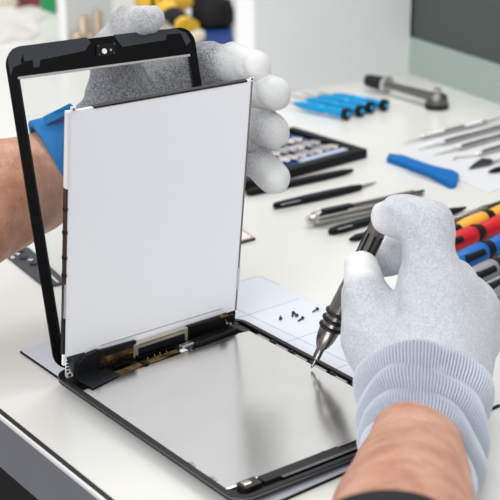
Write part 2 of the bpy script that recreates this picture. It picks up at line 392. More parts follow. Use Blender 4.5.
# ------------------------------------------------------------------ LCD panel
yawL = math.atan2(TU[1], TU[0])
Lu = np.array([math.cos(yawL), math.sin(yawL), 0]); Lv = np.array([math.sin(yawL), -math.cos(yawL), 0])
tL = .138; Ln = math.cos(tL)*np.array([0, 0, 1.0])+math.sin(tL)*Lv      # up the panel
LN = nrm(np.cross(Lu, Ln))                  # faces roughly to the viewer
LP0 = T(.006, .0065, ZT)
if np.dot(LN, EYE-LP0) < 0: LN = -LN
Lc = [onplane(px, py, LP0, LN) for px, py in ((63.5, 366), (235.5, 310), (252, 80), (68, 112))]
def L2(px, py, off=0): return onplane(px, py, LP0, LN)+LN*off
lcd = empty('display_panel', (Lc[0]+Lc[1])/2, 'white-backed display panel held upright above the open tablet', 'display panel')
th_l = .0022
body = obj('backing_sheet', prism([c-LN*th_l for c in Lc], LN, th_l), 'lcd', lcd, smooth=False, label='blank white backing sheet')
def strip(pxs, m, name, off=.0001, t=.0004, label=None, parent=lcd):
    return obj(name, prism([L2(x, y, off) for x, y in pxs], LN, t), m, parent, smooth=False, label=label)
def lerp2(a, b, t): return (a[0]+(b[0]-a[0])*t, a[1]+(b[1]-a[1])*t)
cBL, cBR, cTR, cTL = (63.5, 366), (235.5, 310), (252, 80), (68, 112)
def edge_box(P, Q, w, m, name, label=None, t0=0, t1=1, ext=.0003):
    a = P+(Q-P)*t0; b = P+(Q-P)*t1; d = nrm(b-a); s = nrm(np.cross(d, LN))
    c = (a+b)/2-LN*(th_l/2)
    return obj(name, box(c, (b-a)/2, s*w, LN*(th_l/2+ext)), m, lcd, smooth=False, label=label)
edge_box(Lc[3], Lc[2], .0006, 'black', 'top_edge', 'dark top edge', .13, .97, .0005)
edge_box(Lc[2], Lc[1], .0006, 'gun', 'side_edge', 'dark metal side edge')
edge_box(Lc[3], Lc[0], .0005, 'white', 'side_edge', 'white upper part of the side rail', 0, .285, .0006)
edge_box(Lc[3], Lc[0], .0007, 'darkbrown', 'side_edge', 'dark lower part of the side rail', .285, .66)
edge_box(Lc[3], Lc[0], .0007, 'steel', 'side_edge', 'bare metal part of the side rail', .66, .80)
edge_box(Lc[3], Lc[0], .0007, 'black', 'side_edge', 'dark foot of the side rail', .80, .95)
for t in (.36, .45, .55, .62): edge_box(Lc[3], Lc[0], .0011, 'black', 'side_notch', None, t, t+.012, .0003)
edge_box(Lc[2], Lc[1], .0010, 'steel', 'side_clip', 'small steel clip low on the side edge', .80, .90, .0006)
def lug(px, py, s, name='lug', lab=None):
    c = L2(px, py, .0004)
    ring = [c+Lu*(s*math.cos(a))+Ln*(s*math.sin(a)) for a in np.linspace(0, 2*math.pi, 17)[:-1]]
    return ring
hole = []
def bracket(px, py, h, w, name, lab):       # corner bracket: plate with a holed rounded foot
    c = L2(px, py)
    outer = [(-w, h), (w, h), (w, 0)]+[(w*math.cos(a), w*math.sin(a)) for a in np.linspace(0, -math.pi, 9)[1:-1]]+[(-w, 0)]
    o = obj(name, prism([c+Lu*x+Ln*y-LN*.0004 for x, y in outer], LN, .0012), 'white', lcd, smooth=False, label=lab)
    obj('screw_hole', lathe(c+LN*.0004, c+LN*.0010, [(0, w*.42), (1, w*.42)], 14), 'black', o, smooth=False)
    return o
br = bracket(69, 374.5, .011, .0026, 'bracket', 'pale metal corner bracket with a hole')
for k in range(4): obj('slot', box(L2(66.8, 361+3.2*k, .001), Lu*.0009, Ln*.0005, LN*.0003), 'black', br, smooth=False)
bracket(228, 324, .006, .0022, 'bracket', 'pale metal corner bracket with a hole')
bracket(251.5, 78.5, .0005, .0016, 'bracket', 'tiny white metal hook on the top corner'); bracket(73, 109, .0015, .0016, 'bracket', None)
# driver board folded along the bottom
def lslab(pxs, off, t, m, name, label=None, bevel=0, parent=lcd):
    return obj(name, prism([L2(x, y, off) for x, y in pxs], LN, t), m, parent, smooth=False, label=label, bevel=bevel)
lslab([(66, 357), (84, 352), (84, 372), (72, 374), (69, 369)], .0002, .0006, 'adh', 'grey_end_plate')
lslab([(74, 373), (75, 362), (80, 355), (88, 350.5), (96, 347.5), (96, 368), (84, 373)], .0008, .0030, 'tape', 'tape_fold', 'charcoal tape folded over the corner', .0004)
lslab([(86, 352), (95, 346.5), (95.5, 366), (87, 368)], .0038, .0005, 'tape', 'tape_fold')
lslab([(94, 350), (134, 339), (134, 354), (95, 367)], .0006, .0022, 'darkflex', 'driver_board', 'dark brown driver board', .0002)
lslab([(96, 348.5), (132, 338), (132, 341), (97, 351.5)], .0028, .0008, 'tape', 'board_lip')
lslab([(98, 356), (132, 345), (132, 350), (98, 362)], .0028, .0002, 'copper', 'copper_patch', 'brownish gold patch')
M['bar'] = M['gold']
lslab([(132, 342), (182, 325.5), (183, 330), (133, 346.5)], .0010, .0030, 'gold', 'contact_strip', 'pale metal strip with a row of fine holes', .0003)
dots = [box(L2(137+k*2.0, 341.6-k*.655, .0041), Lu*.00035, Ln*.00035, LN*.0001) for k in range(22)]
obj('contact_holes', join(*dots), 'black', lcd, smooth=False)
lslab([(134, 344.9), (182, 328.6), (182, 339), (134, 354)], .0010, .0026, 'tape', 'connector_bar', 'charcoal bar below the metal strip', .0004)
lslab([(131, 343), (134, 342), (135, 355), (131, 355)], .0014, .0028, 'gold', 'strip_end'); lslab([(181, 326), (184, 325), (184, 337), (182, 338)], .0014, .0028, 'gold', 'strip_end')
lslab([(184, 325), (222, 313), (224, 324), (186, 338)], .0006, .0026, 'black', 'driver_board', 'black driver board', .0005)
lslab([(216, 312.5), (223, 310), (224.5, 313.5), (218, 315.5)], .0034, .0004, 'copper', 'copper_patch', 'orange copper corner')
lslab([(224, 314), (232, 312.5), (232, 318), (226, 321)], .0004, .003, 'black', 'end_block')
lslab([(100, 345), (222, 308), (222, 308.6), (100, 345.6)], .0001, .0003, 'adh2', 'flex_line', 'thin grey line')

# ------------------------------------------------------------------ front glass frame
yawG = yawL-.05; tG = .291
Gv = np.array([math.sin(yawG), -math.cos(yawG), 0]); Gu = np.array([math.cos(yawG), math.sin(yawG), 0])
r2 = -.0353; Gn = math.cos(tG)*np.array([0, 0, 1.0])-math.sin(tG)*Gv
GN = nrm(np.cross(Gu, Gn))
Gx = nrm(math.cos(r2)*Gu+math.sin(r2)*Gn); GN = nrm(np.cross(Gx, Gn))
GP0 = T(.0035, -.0005, ZT+.001)
if np.dot(GN, EYE-GP0) < 0: GN = -GN
def G2(px, py, off=0): return onplane(px, py, GP0, GN)+GN*off
gBL, gTL, gTR = G2(55.5, 372), G2(3.5, 49), G2(192.5, 26)
gx = gTR-gTL; gW = np.linalg.norm(gx); gx = gx/gW; gy = gBL-gTL; gL = np.linalg.norm(gy); gy = gy/gL
def g3(x, y, off=0): return gTL+gx*x+gy*y+GN*off
def gl2(px, py):
    p = G2(px, py)-gTL; a = np.array([[gx@gx, gx@gy], [gx@gy, gy@gy]]); return np.linalg.solve(a, [p@gx, p@gy])
glass = empty('front_glass_frame', g3(gW/2, gL), 'clear front glass with black border held behind the white display panel', 'front glass')
def ring2(outer, inner, off0, off1, m, name, label=None, parent=glass):
    n = len(outer)
    R = [[g3(x, y, off0) for x, y in outer], [g3(x, y, off1) for x, y in outer], [g3(x, y, off1) for x, y in inner], [g3(x, y, off0) for x, y in inner]]
    V = [p for q in R for p in q]; Fc = []
    for j in range(4):
        for i in range(n): Fc.append([j*n+i, j*n+(i+1) % n, ((j+1) % 4)*n+(i+1) % n, ((j+1) % 4)*n+i])
    return obj(name, (V, Fc), m, parent, label=label)
sl, _ = gl2(43.5, 230), 0
innerL = gl2(22.5, 110)[0]; innerT = gl2(100, 66)[1]; innerR = gl2(190.5, 60)[0]
print('GLASS', gW, gL, innerL, innerT, innerR, 'TAB', TW, TL)
outer = rr(gW, gL, .011, 8, gW/2, gL/2)
iw, ih = innerR-innerL, gL-innerT-.020
inner = rr(iw, ih, .0008, 8, innerL+iw/2, innerT+ih/2)
ring2(outer, inner, -.0008, .0006, 'blackgloss', 'border', 'glossy black border')
obj('glass_pane', prism([g3(x, y, -.0009) for x, y in rr(gW-.001, gL-.001, .0105, 8, gW/2, gL/2)], -GN, .0009), 'glass', glass, smooth=False, label='clear glass')
o2 = rr(iw+.0002, ih+.0002, .0008, 2, innerL+iw/2, innerT+ih/2); i2 = rr(iw-.0022, ih-.0022, .0006, 2, innerL+iw/2, innerT+ih/2)
ring2(o2, i2, -.0006, .0001, 'black', 'adhesive_line')
obj('adhesive_line', box(g3(innerL+iw/2, innerT+.0007, .0003), gx*(iw/2), gy*.0007, GN*.0003), 'adh2', glass, smooth=False, label='pale adhesive line under the top border')
i3 = rr(iw-.0030, ih-.0030, .0005, 2, innerL+iw/2, innerT+ih/2)
ring2(i2, i3, -.0006, .0001, 'black', 'adhesive_line')
def gpoly(pxs, m, name, off=.0006, t=.0003, label=None, parent=glass):
    return obj(name, prism([G2(x, y, off) for x, y in pxs], GN, t), m, parent, smooth=False, label=label)
gpoly([(7.5, 62), (8, 54), (12, 49), (18, 46.5), (86, 37.5), (90, 43), (84, 51), (40, 60), (38.5, 67), (33, 68), (32, 60), (24, 61.5), (22.5, 54), (20, 60), (21, 64), (13, 67), (10, 76)], 'adh', 'tape_patch', label='blue-grey adhesive patch on the border')
gpoly([(113, 35), (160, 29.5), (176, 29), (185, 33), (190, 41), (186, 46), (180, 33.5), (166, 34.5), (165, 40), (122, 47), (117, 41)], 'adh', 'tape_patch', label='grey adhesive patch on the border')
cb = gpoly([(95, 45), (114, 42.5), (115, 54), (108, 56), (96, 57)], 'blackmatte', 'camera_bracket', t=.0012, label='small black camera bracket')
for (px, py, r, m) in ((103, 51.5, .0017, 'white'), (109.3, 50.2, .0008, 'steel')):
    c = G2(px, py, .0018)
    obj('lens_hole', lathe(c-GN*.0008, c+GN*.0003, [(0, r), (1, r)], 16), m, cb, smooth=False, label='round white lens hole' if r > .001 else None)
for (px, py) in ((97, 46.3), (98, 55), (113, 44.2), (112.6, 53)):
    c = G2(px, py, .0018); obj('pin', lathe(c-GN*.0004, c+GN*.0002, [(0, .0005), (1, .0005)], 8), 'gun', cb)

# ------------------------------------------------------------------ SDF hands
def cone_sdf(P, a, b, ra, rb):
    a = np.asarray(a, np.float32); b = np.asarray(b, np.float32)
    ba = b-a; l2 = float(ba@ba); t = np.clip(((P-a)@ba)/l2, 0, 1)
    d = np.linalg.norm(P-a-t[..., None]*ba, axis=-1)
    return d-(ra+(rb-ra)*t)
def smin(a, b, k):
    h = np.maximum(k-np.abs(a-b), 0)/k
    return np.minimum(a, b)-h*h*k*.25
def surface_nets(Fv, org, vs):
    nx, ny, nz = Fv.shape; s = Fv < 0
    acc = np.zeros((nx-1, ny-1, nz-1, 3), np.float32); cnt = np.zeros((nx-1, ny-1, nz-1), np.float32)
    C = [(i, j, k) for i in (0, 1) for j in (0, 1) for k in (0, 1)]
    def sub(A, c): return A[c[0]:nx-1+c[0], c[1]:ny-1+c[1], c[2]:nz-1+c[2]]
    for p in C:
        for ax in range(3):
            if p[ax]: continue
            q = list(p); q[ax] = 1
            fa, fb = sub(Fv, p), sub(Fv, q); m = (fa < 0) != (fb < 0)
            t = np.where(m, fa/np.where(m, fa-fb, 1), 0)
            for k in range(3): acc[..., k] += m*(p[k]+(t if k == ax else 0))
            cnt += m
    act = cnt > 0; idx = -np.ones(act.shape, np.int64); idx[act] = np.arange(act.sum())
    g = np.stack(np.nonzero(act), 1); V = org+vs*(g+acc[act]/cnt[act][:, None])
    faces = []
    for ax in range(3):
        a, b = [x for x in range(3) if x != ax]
        sl0 = [slice(1, -1)]*3; sl0[ax] = slice(0, -1); sl1 = [slice(1, -1)]*3; sl1[ax] = slice(1, None)
        m = s[tuple(sl0)] != s[tuple(sl1)]
        I = np.stack(np.nonzero(m), 1); I[:, a] += 1; I[:, b] += 1
        q = []
        for da, db in ((0, 0), (1, 0), (1, 1), (0, 1)):
            J = I.copy(); J[:, a] -= da; J[:, b] -= db; q.append(idx[J[:, 0], J[:, 1], J[:, 2]])
        faces.append(np.stack(q, 1))
    Fc = np.concatenate(faces); Fc = Fc[(Fc >= 0).all(1)]
    return V, Fc
def build_sdf(groups, palm, vs=.0012, kpalm=.010, kf=.006, disp=None):
    """palm: list of cones; groups: list of chains [(p, r), ...]"""
    pts = np.array([p for c in palm for p in (c[0], c[1])]+[p for g in groups for p, r in g]); R = .04
    lo = pts.min(0)-R; hi = pts.max(0)+R
    n = np.ceil((hi-lo)/vs).astype(int)+1
    out = np.empty(n, np.float32)
    ys = (lo[1]+vs*np.arange(n[1])).astype(np.float32); zs = (lo[2]+vs*np.arange(n[2])).astype(np.float32)
    for i0 in range(0, n[0], 24):
        xs = (lo[0]+vs*np.arange(i0, min(i0+24, n[0]))).astype(np.float32)
        P = np.stack(np.meshgrid(xs, ys, zs, indexing='ij'), -1)
        pm = None
        for a, b, ra, rb in palm:
            d = cone_sdf(P, a, b, ra, rb); pm = d if pm is None else smin(pm, d, kpalm)
        res = pm
        for g in groups:
            f = None
            for (a, ra), (b, rb) in zip(g[:-1], g[1:]):
                d = cone_sdf(P, a, b, ra, rb); f = d if f is None else smin(f, d, kf)
            res = np.minimum(res, smin(pm, f, kpalm))
        if disp is not None: res = res+disp(P)
        out[i0:i0+len(xs)] = res
    V, Fc = surface_nets(out, lo, vs)
    # light smoothing
    for _ in range(3):
        acc = np.zeros_like(V); c = np.zeros(len(V))
        for a, b in ((0, 1), (1, 2), (2, 3), (3, 0)):
            np.add.at(acc, Fc[:, a], V[Fc[:, b]]); np.add.at(acc, Fc[:, b], V[Fc[:, a]]); np.add.at(c, Fc[:, a], 1); np.add.at(c, Fc[:, b], 1)
        V = V*.5+.5*acc/np.maximum(c, 1)[:, None]
    return V, Fc
def coat_attr(o, V, tips, soft=.004):
    me = o.data; a = me.attributes.new('coat', 'FLOAT', 'POINT')
    P = V; w = np.zeros(len(P))
    for p, q, r in tips:                     # region around segment p..q, radius r
        d = cone_sdf(P.astype(np.float32), p, q, r, r)
        w = np.maximum(w, np.clip(.5-d/soft, 0, 1))
    a.data.foreach_set('value', w.astype(np.float32))
def wrinkle(P):                              # soft cloth creases
    return .0005*np.sin(P[..., 0]*420+P[..., 2]*300+2*np.sin(P[..., 1]*160))*np.sin(P[..., 1]*260+P[..., 0]*130)

person = empty('person', dp(420, 420, .84)*np.array([1, 1, 0]), 'person of whom only two forearms in pale grey gloves show, working on the tablet', 'person')
# --- right hand
def Rp(x, y, d): return dp(x, y, d)
D_TIP = at(311.5, 368, ZT)                   # screwdriver tip
D_TOP = dp(382, 219, .905)
ddir = nrm(D_TOP-D_TIP)
r_palm = [(Rp(420, 405, .848), Rp(428, 302, .868), .0275, .0185), (Rp(424, 400, .848), Rp(446, 295, .874), .0275, .0195),
          (Rp(430, 400, .850), Rp(468, 310, .884), .029, .0175), (Rp(434, 400, .852), Rp(470, 342, .890), .027, .0165),
          (Rp(405, 395, .856), Rp(372, 336, .874), .025, .0165), (Rp(421, 398, .846), Rp(417, 440, .806), .0280, .0215)]
r_f = [
 [(Rp(430, 298, .868), .0175), (Rp(428.5, 225, .872), .0136), (Rp(402, 216.5, .880), .0118), (Rp(388, 217.5, .886), .0101)],   # index
 [(Rp(444, 296, .878), .0165), (Rp(425, 248, .915), .0125), (Rp(404, 252, .940), .0115), (Rp(383, 262, .936), .0098)],      # middle
 [(Rp(466, 308, .888), .0160), (Rp(455, 282, .935), .0125), (Rp(425, 300, .955), .0108), (Rp(412, 322, .945), .0095)],      # ring
 [(Rp(470, 338, .892), .0145), (Rp(462, 320, .930), .0115), (Rp(438, 335, .945), .0100), (Rp(425, 350, .932), .0088)],      # little
 [(Rp(375, 338, .872), .0168), (Rp(366, 298, .882), .0130), (Rp(361.5, 268.5, .894), .0105)],                                # thumb
]
r_cr = [((394, 298, .860), (398, 345, .853), .0016, .0035), ((404, 234, .861), (436, 252, .857), .0011, .0024), ((402, 222, .868), (408, 206, .868), .0012, .0024),
        ((410, 278, .853), (440, 272, .855), .0008, .0026), ((350, 287, .872), (384, 281, .873), .0009, .0018), ((356, 322, .860), (384, 314, .858), .0009, .0026),
        ((448, 300, .855), (452, 340, .850), .0008, .0045), ((366, 372, .836), (402, 358, .830), .0010, .0028)]
r_cr = [(Rp(*a), Rp(*b), h, w) for a, b, h, w in r_cr]
def r_disp(P):
    d = wrinkle(P)
    for a, b, h, w in r_cr: d = d+h*np.exp(-(cone_sdf(P, a, b, 0, 0)/w)**2)
    return d
V, Fc = build_sdf(r_f, r_palm, disp=r_disp, vs=.0011)
V[:, 2] = np.maximum(V[:, 2], .0026)
gr = obj('glove', (V, Fc), 'glove', person, label='pale grey knit glove gripping the screwdriver')
coat_attr(gr, V, [(Rp(362, 272, .893), Rp(362, 262, .893), .0175), (Rp(396, 217, .884), Rp(384, 217.5, .888), .0125)], .006)
gr.data.set_sharp_from_angle(angle=math.pi)
def ribbed(cs, prof, name, parent, m, a, b, nrib=70, hgt=.0006, side=None, label=None, n=280):
    """cs: two axis points; prof: [(t, extra radius)]"""
    c0, c1 = cs; d = nrm(c1-c0); s = nrm(RT-np.dot(RT, d)*d); u = np.cross(d, s); rings = []
    for t, e in prof:
        c = c0+(c1-c0)*t; ring = []
        for i in range(n):
            th_ = 2*math.pi*i/n; k = hgt*math.cos(nrib*th_)
            w = .0012*math.sin(3*th_+5*t)+.0010*math.sin(5*th_-7*t)
            ring.append(c+s*math.cos(th_)*(a*(1.12-.27*t)+e+k+w)+u*math.sin(th_)*(b*(1.10-.14*t)+e+k+w)+d*(.0016*math.sin(2*th_+1+3*t)+.019*math.cos(th_)*t))
        rings.append(ring)
    rings = [[np.array([p[0], p[1], max(p[2], .0024)]) for p in q] for q in rings]
    o = obj(name, loft(rings, False), m, parent, label=label)
    a_ = o.data.attributes.new('coat', 'FLOAT', 'POINT')
    a_.data.foreach_set('value', np.tile([.5+.45*math.cos(nrib*2*math.pi*i/n) for i in range(n)], len(rings)).astype(np.float32))  # ridges pale, grooves darker: rib shade put into the colour
    return o
prof = [(0, -.003), (.02, .0006), (.05, .0016), (.10, .0020), (.16, .0016), (.22, .0002), (.26, -.0008), (.30, .0004), (.35, .0024), (.40, .0026), (.44, .0012), (.48, -.0012), (.51, -.0014), (.55, .0006), (.60, .0026), (.65, .0026), (.69, .0008), (.72, -.0016), (.76, -.0012), (.80, .0004), (.86, .0010), (.92, .0012), (.97, .0016), (1.0, .0006), (1.005, -.0016), (.96, -.0040), (.85, -.0045)]
ribbed((Rp(423, 388, .853), Rp(418, 487, .783)), prof, 'cuff', gr, 'cuff', .0325, .0300, hgt=.0009, nrib=120, n=720, label='ribbed blue-grey cuff with folds')
# --- left hand
l_palm = [(dp(84, 152, 1.02), dp(176, 88, 1.035), .026, .018), (dp(84, 156, 1.02), dp(182, 112, 1.04), .026, .019), (dp(84, 160, 1.02), dp(184, 138, 1.04), .026, .018),
          (dp(86, 162, 1.02), dp(182, 158, 1.035), .026, .015), (dp(90, 150, 1.02), dp(124, 86, 1.02), .021, .0175), (dp(122, 90, 1.025), dp(178, 82, 1.035), .017, .016),
          (dp(86, 158, 1.02), dp(66, 167, 1.01), .0275, .0275)]
l_f = [
 [(dp(178, 84, 1.035), .0165), (dp(207, 62.5, 1.025), .0128), (dp(234, 62, 1.008), .0115), (dp(256, 66, .990), .0100)],
 [(dp(184, 108, 1.04), .0160), (dp(222, 88, 1.035), .0125), (dp(252, 91, 1.010), .0118), (dp(274.5, 93.5, .988), .0112)],
 [(dp(184, 132, 1.04), .0155), (dp(222, 118, 1.035), .0125), (dp(250, 120, 1.015), .0116), (dp(272, 131, .995), .0118)],
 [(dp(180, 154, 1.035), .0145), (dp(216, 142, 1.03), .0120), (dp(250, 155, 1.015), .0112), (dp(274, 178, 1.0), .0108)],
 [(dp(117, 86, 1.02), .0175), (dp(114, 50, 1.005), .0142), (dp(129, 24, .982), .0108), (dp(151, 18.8, .964), .0086)],
]
V, Fc = build_sdf(l_f, l_palm, disp=wrinkle)
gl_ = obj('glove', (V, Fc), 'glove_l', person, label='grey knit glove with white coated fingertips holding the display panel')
coat_attr(gl_, V, [(dp(243, 62, 1.003), dp(258, 66, .988), .0150), (dp(262, 91, 1.0), dp(276, 93.5, .986), .0138), (dp(268, 130, 1.0), dp(276, 132, .993), .0125),
                   (dp(268, 174, 1.002), dp(276, 180, .998), .0128), (dp(118, 40, .99), dp(155, 16, .97), .0125)], .012)
gl_.data.set_sharp_from_angle(angle=math.pi)
# wristband
w0, w1 = dp(52, 169, 1.006), dp(92, 152, 1.018)
wd = nrm(w1-w0); prof2 = [(0, -.003), (.0, .0004), (.03, .0010), (.5, .0004), (.97, .0008), (1, .0004), (1, -.003)]
def bandring():
    s = nrm(UP-np.dot(UP, wd)*wd); u = np.cross(wd, s); rings = []
    for t, e in prof2:
        c = w0+(w1-w0)*t
        rings.append([c+s*math.cos(a)*(.0338-.003*t+e)+u*math.sin(a)*(.0338-.003*t+e)+wd*(.007*np.dot(s*math.cos(a)+u*math.sin(a), FW)-.001)*(1-.6*t) for a in np.linspace(0, 2*math.pi, 65)[:-1]])
    return loft(rings, False)
wb = obj('wristband', bandring(), 'bandblue', person, label='bright blue elastic wrist strap')
e0 = dp(46, 122, .990); e1 = dp(74, 108, .990)
obj('strap_end', box((e0+e1)/2, (e1-e0)/2, nrm(np.cross(e1-e0, FW))*.0028, nrm(FW)*.009), 'bandblue', wb, smooth=False, bevel=.0008)
# --- body: both forearms
fa = [[(Rp(420, 410, .838), .0235), (Rp(416, 447, .798), .0248), (Rp(411, 480, .757), .0296), (Rp(404, 520, .707), .0342), (Rp(396, 600, .63), .0380), (Rp(372, 720, .55), .042)]]
fl = [[(dp(92, 152, 1.018), .0235), (dp(60, 169, 1.008), .0280), (dp(30, 185, .995), .0325), (dp(0, 196, .980), .0365), (dp(-45, 214, .955), .041), (dp(-130, 246, .91), .045)]]
def chain_only(ch, vs=.0016):
    g = ch[0]; palm = [(a, b, ra, rb) for (a, ra), (b, rb) in zip(g[:-1], g[1:])]
    return build_sdf([], palm, vs=vs, kpalm=.0015)
Va, Fa = chain_only(fa); Vb, Fb = chain_only(fl)
obj('body', (np.concatenate([Va, Vb]), np.concatenate([Fa, Fb+len(Va)])), 'skin', person, label='bare forearms')
# sleeve
s0, s1 = Rp(394, 583, .643), Rp(374, 770, .52)
sd = nrm(s1-s0); ss = nrm(RT-np.dot(RT, sd)*sd); su = np.cross(sd, ss)
rings = []
for t, e in [(.02, -.004), (0, -.001), (.0, .001), (.03, .0025), (.08, .001), (.3, .003), (.6, .006), (1, .009)]:
    c = s0+(s1-s0)*t
    rings.append([c+ss*math.cos(a)*(.0430+e)+su*math.sin(a)*(.0420+e)+sd*(.001*math.sin(4*a)+.005*math.cos(a)) for a in np.linspace(0, 2*math.pi, 73)[:-1]])
obj('sleeve', loft(rings, False), 'sleeve', person, label='black sleeve end')

# ------------------------------------------------------------------ screwdriver in the hand
drv = empty('precision_screwdriver', D_TIP, 'dark metal precision screwdriver held at a slant by the gloved hand', 'screwdriver')
Ld = np.linalg.norm(D_TOP-D_TIP)
def sd_(t0, t1, prof, m, name, parent=drv, label=None, n=32):
    return obj(name, lathe(D_TIP+ddir*t0, D_TIP+ddir*t1, prof, n), m, parent, label=label)
mm = Ld/.120
sd_(0, .0075, [(0, .0004), (.15, .0009), (.3, .0011), (1, .0011)], 'gun', 'bit', label='thin metal bit')
sd_(.0070, .0150, [(0, .0016), (.08, .0024), (.9, .0026), (1, .0030)], 'gun', 'chuck')
handle = sd_(.0145, Ld, [(0, .0028), (.02, .0040), (.06, .0054), (.10, .0061), (.13, .0064), (.25, .0064), (.38, .0062), (.47, .0059), (.52, .0056), (.75, .0058), (.82, .0056), (.96, .0056), (1, .0050)], 'gun', 'handle', label='gunmetal handle')
hL = Ld-.017
for t in (.0300, .0350, .0400): obj('grip_ring', torus(D_TIP+ddir*t, ddir, .0066, .0012), 'black', handle, label='black rubber ring')
for k in range(3):
    t = .030+k*.007
# flutes on the upper part
fl_ = []
d_, s_, u_ = axes(ddir)
for k in range(8):
    a = 2*math.pi*k/8; o_ = (s_*math.cos(a)+u_*math.sin(a))
    fl_.append(box(D_TIP+ddir*(Ld-.024)+o_*.0055, ddir*.014, np.cross(ddir, o_)*.0007, o_*.0004))
obj('grip_flutes', join(*fl_), 'black', handle, smooth=False)
sd_(Ld, Ld+.004, [(0, .0046), (.5, .0048), (1, .0036)], 'steel', 'end_cap')

# ------------------------------------------------------------------ loose screws on the mat
def screw(name, px, py, hx_, hy_, label, flip=False):
    """head at (px,py), tip towards (hx_,hy_) in the picture"""
    a = at(px, py, MT+.0013); b = at(hx_, hy_, MT+.0006); d = nrm(b-a); r = empty(name, [a[0], a[1], MT], label, 'screw', 'loose screws on the mat')
    obj('head', lathe(a-d*.0006, a+d*.0008, [(0, .0007), (.25, .0012), (.8, .0011), (1, .0005)], 16), 'screwm', r)
    prof = [(0, .0006)]+[(k/18, .00055 if k % 2 else .0004) for k in range(1, 17)]+[(1, .0002)]
    obj('shank', lathe(a+d*.0006, a+d*.0056, prof, 12), 'screwm', r)
screw('screw', 280.6, 318.3, 280.4, 313.0, 'tiny dark screw standing head down, leftmost on the mat')
screw('screw', 296.8, 315.2, 291.5, 310.3, 'tiny dark screw, the tip pointing up and left, in the middle of the cluster')
screw('screw', 293.2, 312.6, 292.2, 316.6, 'tiny dark screw crossed with its neighbour in the middle cluster')
screw('screw', 302.7, 317.6, 298.8, 320.6, 'tiny dark screw just below and right of the crossed pair')
screw('screw', 317.5, 308.6, 313.5, 311.4, 'tiny dark screw lying alone, nearest the screwdriver rings')

# ------------------------------------------------------------------ flat tools behind
def blade(name, p, q, w, t, m, label, cat, grp=None, prof=None, z0=.0003, parent=None, plabel=None):
    """flat pointed tool from pixel p to q; prof: [(t, width factor)]"""
    a = at(*p, t/2); b = at(*q, t/2); a[2] = b[2] = z0+t/2; d, s, u = axes(b-a)
    prof = prof or [(0, .15), (.03, .6), (.1, 1), (.6, 1), (.9, .5), (1, .12)]
    rings = []
    for k, f in prof:
        c = a+(b-a)*k; w_ = w/2*f; hh = t/2*min(1, .35+f)
        rings.append([c+s*w_*x+u*hh*y for x, y in ((-1, -.5), (-.8, -1), (.8, -1), (1, -.5), (1, .5), (.8, 1), (-.8, 1), (-1, .5))])
    return obj(name, loft(rings), m, parent, label=plabel)
def flat_root(name, p, label, cat, grp=None): q = at(*p); return empty(name, q, label, cat, grp)
r = flat_root('tweezers', (318, 196), 'black pointed tweezers with a grey tip, between the bit case and the silver pen', 'tweezers')
blade('arm', (273, 206.5), (361, 187.2), .0085, .005, 'blackmatte', None, None, parent=r, prof=[(0, .1), (.02, .5), (.12, .7), (.4, 1), (.7, 1), (.9, .7), (1, .45)])
blade('tip', (360, 187.4), (376, 182.6), .0040, .0025, 'hgrey', None, None, parent=r, prof=[(0, .9), (.5, .5), (1, .1)], plabel='grey pointed tip')
a = at(281, 204.8, .0062); b = at(300, 200.4, .0062); obj('rating_mark', box((a+b)/2, (b-a)/2, nrm(np.cross(b-a, (0, 0, 1)))*.0008, (0, 0, .0002)), 'hgrey', r, smooth=False)
blade('spudger', (246, 193.5), (353, 170.6), .0075, .005, 'blackmatte', None, None, prof=[(0, .2), (.05, .9), (.7, 1), (.9, .6), (1, .2)])
tag(bpy.data.objects['spudger'], 'black pointed stick lying just in front of the open bit case', 'spudger')
r = flat_root('spudger', (365, 222), 'black flat stick with a rounded end just below the silver pen', 'spudger')
blade('shaft', (329, 232.5), (432, 203.5), .0090, .0045, 'blackmatte', None, None, parent=r, prof=[(0, .25), (.02, .6), (.10, .95), (.6, 1), (.9, .8), (1, .4)])
a = at(338, 229.3, .0052); b = at(352, 225.4, .0052); obj('printed_mark', box((a+b)/2, (b-a)/2, nrm(np.cross(b-a, (0, 0, 1)))*.0009, (0, 0, .0002)), 'hgrey', r, smooth=False)
s_ = blade('spudger', (349.5, 240), (466, 207.8), .0075, .0040, 'blackmatte', None, None, prof=[(0, .15), (.06, .8), (.5, 1), (.88, 1), (1, .1)])
tag(s_, 'black stick passing behind the hand, nearer to the viewer than its twin by the pen', 'spudger')
# silver pen
pen = flat_root('ballpoint_pen', (368, 208), 'silver ballpoint pen with a black clip, beyond the gloved index finger', 'pen')
pr = .0058; P0 = at(313.5, 219.0, pr+.0003); P1 = at(424, 194.5, pr+.0003)
barrel = obj('barrel', lathe(P0, P1, [(0, .0038), (.01, pr), (.9, pr), (.97, .003), (1, .001)]), 'steel', pen)
obj('push_button', lathe(P0+(P0-P1)*.055, P0, [(0, .0024), (.2, .0036), (.8, .0036), (1, .0038)]), 'chrome', pen)
c0 = at(322.5, 211.2, .0132); c1 = at(352, 205.0, .0132); obj('clip', box((c0+c1)/2, (c1-c0)/2, nrm(np.cross(c1-c0, (0, 0, 1)))*.0028, (0, 0, .0016)), 'black', pen, smooth=False, label='black clip', bevel=.0008)
c0 = at(352, 205.2, .0125); c1 = at(424, 190.6, .0125); obj('clip_line', box((c0+c1)/2, (c1-c0)/2, nrm(np.cross(c1-c0, (0, 0, 1)))*.0010, (0, 0, .0008)), 'gun', pen, smooth=False)  # thin dark line running on from the clip along the barrel
rod = obj('metal_rod', lathe(at(446, 223, .0040), at(540, 190.5, .0040), [(0, .0022), (.01, .003), (.35, .003), (.37, .0036), (.42, .0036), (.44, .003), (.99, .003), (1, .002)]), 'gun')
tag(rod, 'thin grey-green metal rod beyond the yellow handle', 'rod')

